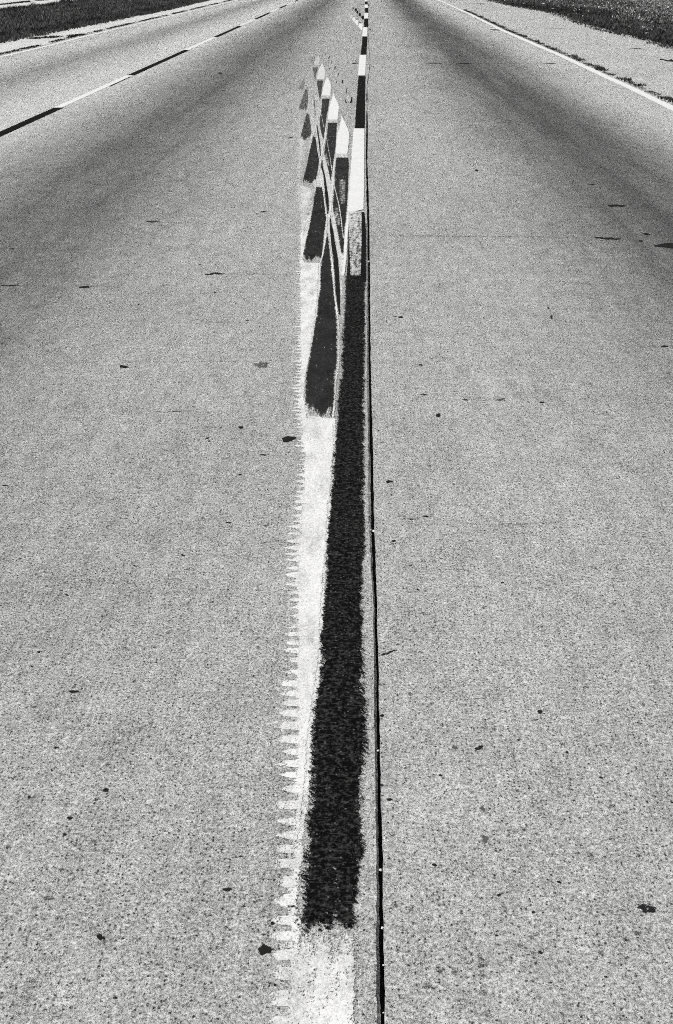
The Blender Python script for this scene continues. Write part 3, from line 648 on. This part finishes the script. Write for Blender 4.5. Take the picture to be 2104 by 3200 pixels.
tag(blades('median_grass', x, y, .13+.05*patch_noise(x, y, 2.4, 3), np.full(len(x), .05), ton), 'dark mown grass on the median at the upper left', kind='stuff')
# taller ragged growth along the far rim of the median
x, y = scatter(2600, 40, 120, lambda v: fLf(v)-.15, lambda v: fLf(v)+.9)
h = .14 + .16*np.clip(patch_noise(x, y, 3.3, 5), 0, 1)
tag(blades('tall_grass', x, y, h, np.full(len(x), .05), np.full(len(x), .03)), 'ragged taller grass along the far rim of the median', kind='stuff')
# right verge
x, y = scatter(90000, 14, 140, fRg, lambda v: fRg(v)+16+v*.08, 1.1)
fr = np.array([fRg(v) for v in y]); keep = x - fr + rng.uniform(-.2, .25, len(x)) + patch_noise(x, y, 2.6, 1)*.14 > .0
x, y, fr = x[keep], y[keep], fr[keep]
dist = x-fr; pn = patch_noise(x, y, 1.7, 1.1)*.6 + patch_noise(x, y, 5.1, 2.2)*.5
pb = np.clip(patch_noise(x, y, .55, 2.7)*1.2, -1, 1); light = np.clip(1/(1+np.exp(-(dist-3.0-pn*1.8-pb*1.6)*1.4)), 0, 1)*(.45+.4*(pb > -.1)+.15*pb)
ton = .05 + light*.13 + .07*light*pn + .03*patch_noise(x, y, .8, 4.4)
r_ = rng.uniform(0, 1, len(x)); ton = np.where(r_ < .24*light, .5, ton); ton = np.where(r_ > .9, .03, ton); ton = np.clip(ton, .012, .6)
tag(blades('verge_grass', x, y, .10 - .04*light, .05+.03*light, ton, per=3, lean=1.3), 'dark grass mixed with dry straw on the right verge', kind='stuff')
# weeds in the joint beside the right edge line
yy = np.sort(rng.uniform(11, 60, 2600)); cl = np.array([math.sin(v*5.3)+math.sin(v*2.1+1)+math.sin(v*11.7) for v in yy]); k = cl > -1.9; yy = yy[k]; cl = cl[k]
xx = np.array([fR(v) for v in yy]) + .135 + rng.uniform(-.02, .05, len(yy)) + np.clip(cl, 0, 2)*rng.uniform(0, .035, len(yy))
tag(blades('joint_weeds', xx, yy, np.clip(.022+.014*cl, .014, .06), np.full(len(yy), .03), np.full(len(yy), .04), z0=-.01, lean=1.2), 'low dark weeds in the joint beside the right edge line', kind='stuff')
yy = rng.uniform(25, 95, 2600); cl = np.array([math.sin(v*2.3)+math.sin(v*.9+1)+math.sin(v*6.7) for v in yy]); k = cl > -.6; yy = yy[k]; cl = cl[k]
xx = np.array([fL(v) for v in yy]) - .17 - np.clip(cl, 0, 2)*rng.uniform(0, .04, len(yy))
tag(blades('roadside_weeds', xx, yy, np.full(len(yy), .035), np.full(len(yy), .045), np.full(len(yy), .03), z0=-.01, lean=.9), 'low dark weeds in the joint beside the left lane', kind='stuff')
yy = rng.uniform(55, 120, 1500); cl = np.array([math.sin(v*1.3)+math.sin(v*.7+1)+math.sin(v*4.7) for v in yy]); k = cl > -.7; yy = yy[k]
xx = np.array([fLf(v) for v in yy]) - 2.3 + rng.uniform(-.1, .1, len(yy))
tag(blades('far_weeds', xx, yy, np.full(len(yy), .07), np.full(len(yy), .08), np.full(len(yy), .03), z0=-.01, lean=1), 'dotted row of weeds across the opposite carriageway', kind='stuff')
for px, py, r1, lab in ((166,119,.28,'small dark weed tuft at the grass edge of the left shoulder'), (158*1.0,116,.5,'flat dark weed patch alone on the pale left shoulder'), (236,110,.42,'longer dark weed tuft near the joint of the left shoulder')):
    px = {166: 113, 158: 160, 236: 240}[int(px)]
    g = G(px, py); n = 90; a = rng.uniform(0, 6.28, n); q = np.sqrt(rng.uniform(0, 1, n))
    o = blades('weed_tuft', g[0]+np.cos(a)*q*r1*.45, g[1]+np.sin(a)*q*r1*1.3, np.full(n, .03), np.full(n, .05), np.full(n, .025), z0=-.01, lean=1)
    o.name = 'weeds'; tag(o, lab, kind='stuff')
# pale stones and scraps in the right verge
bmv = bmesh.new()
for i in range(110):
    yv = random.uniform(26, 70); xv = fRg(yv) + abs(random.gauss(4.2, 2.6)) + .4
    if i < 30: yv = random.uniform(33, 42); xv = fRg(yv) + random.uniform(2.2, 6)
    r = random.choice([.02, .025, .03, .045]); mt = bmesh.ops.create_icosphere(bmv, subdivisions=1, radius=r)
    sx = random.uniform(.8, 2.0)
    for v in mt['verts']:
        v.co.x *= sx; v.co.z *= .6; v.co *= random.uniform(.85, 1.15); v.co += Vector((xv, yv, .06))
me = bpy.data.meshes.new('verge_stones'); bmv.to_mesh(me); bmv.free(); me.materials.append(M['stone'])
o = bpy.data.objects.new('verge_stones', me); sc.collection.objects.link(o); tag(o, 'pale stones scattered in the right verge', kind='stuff')
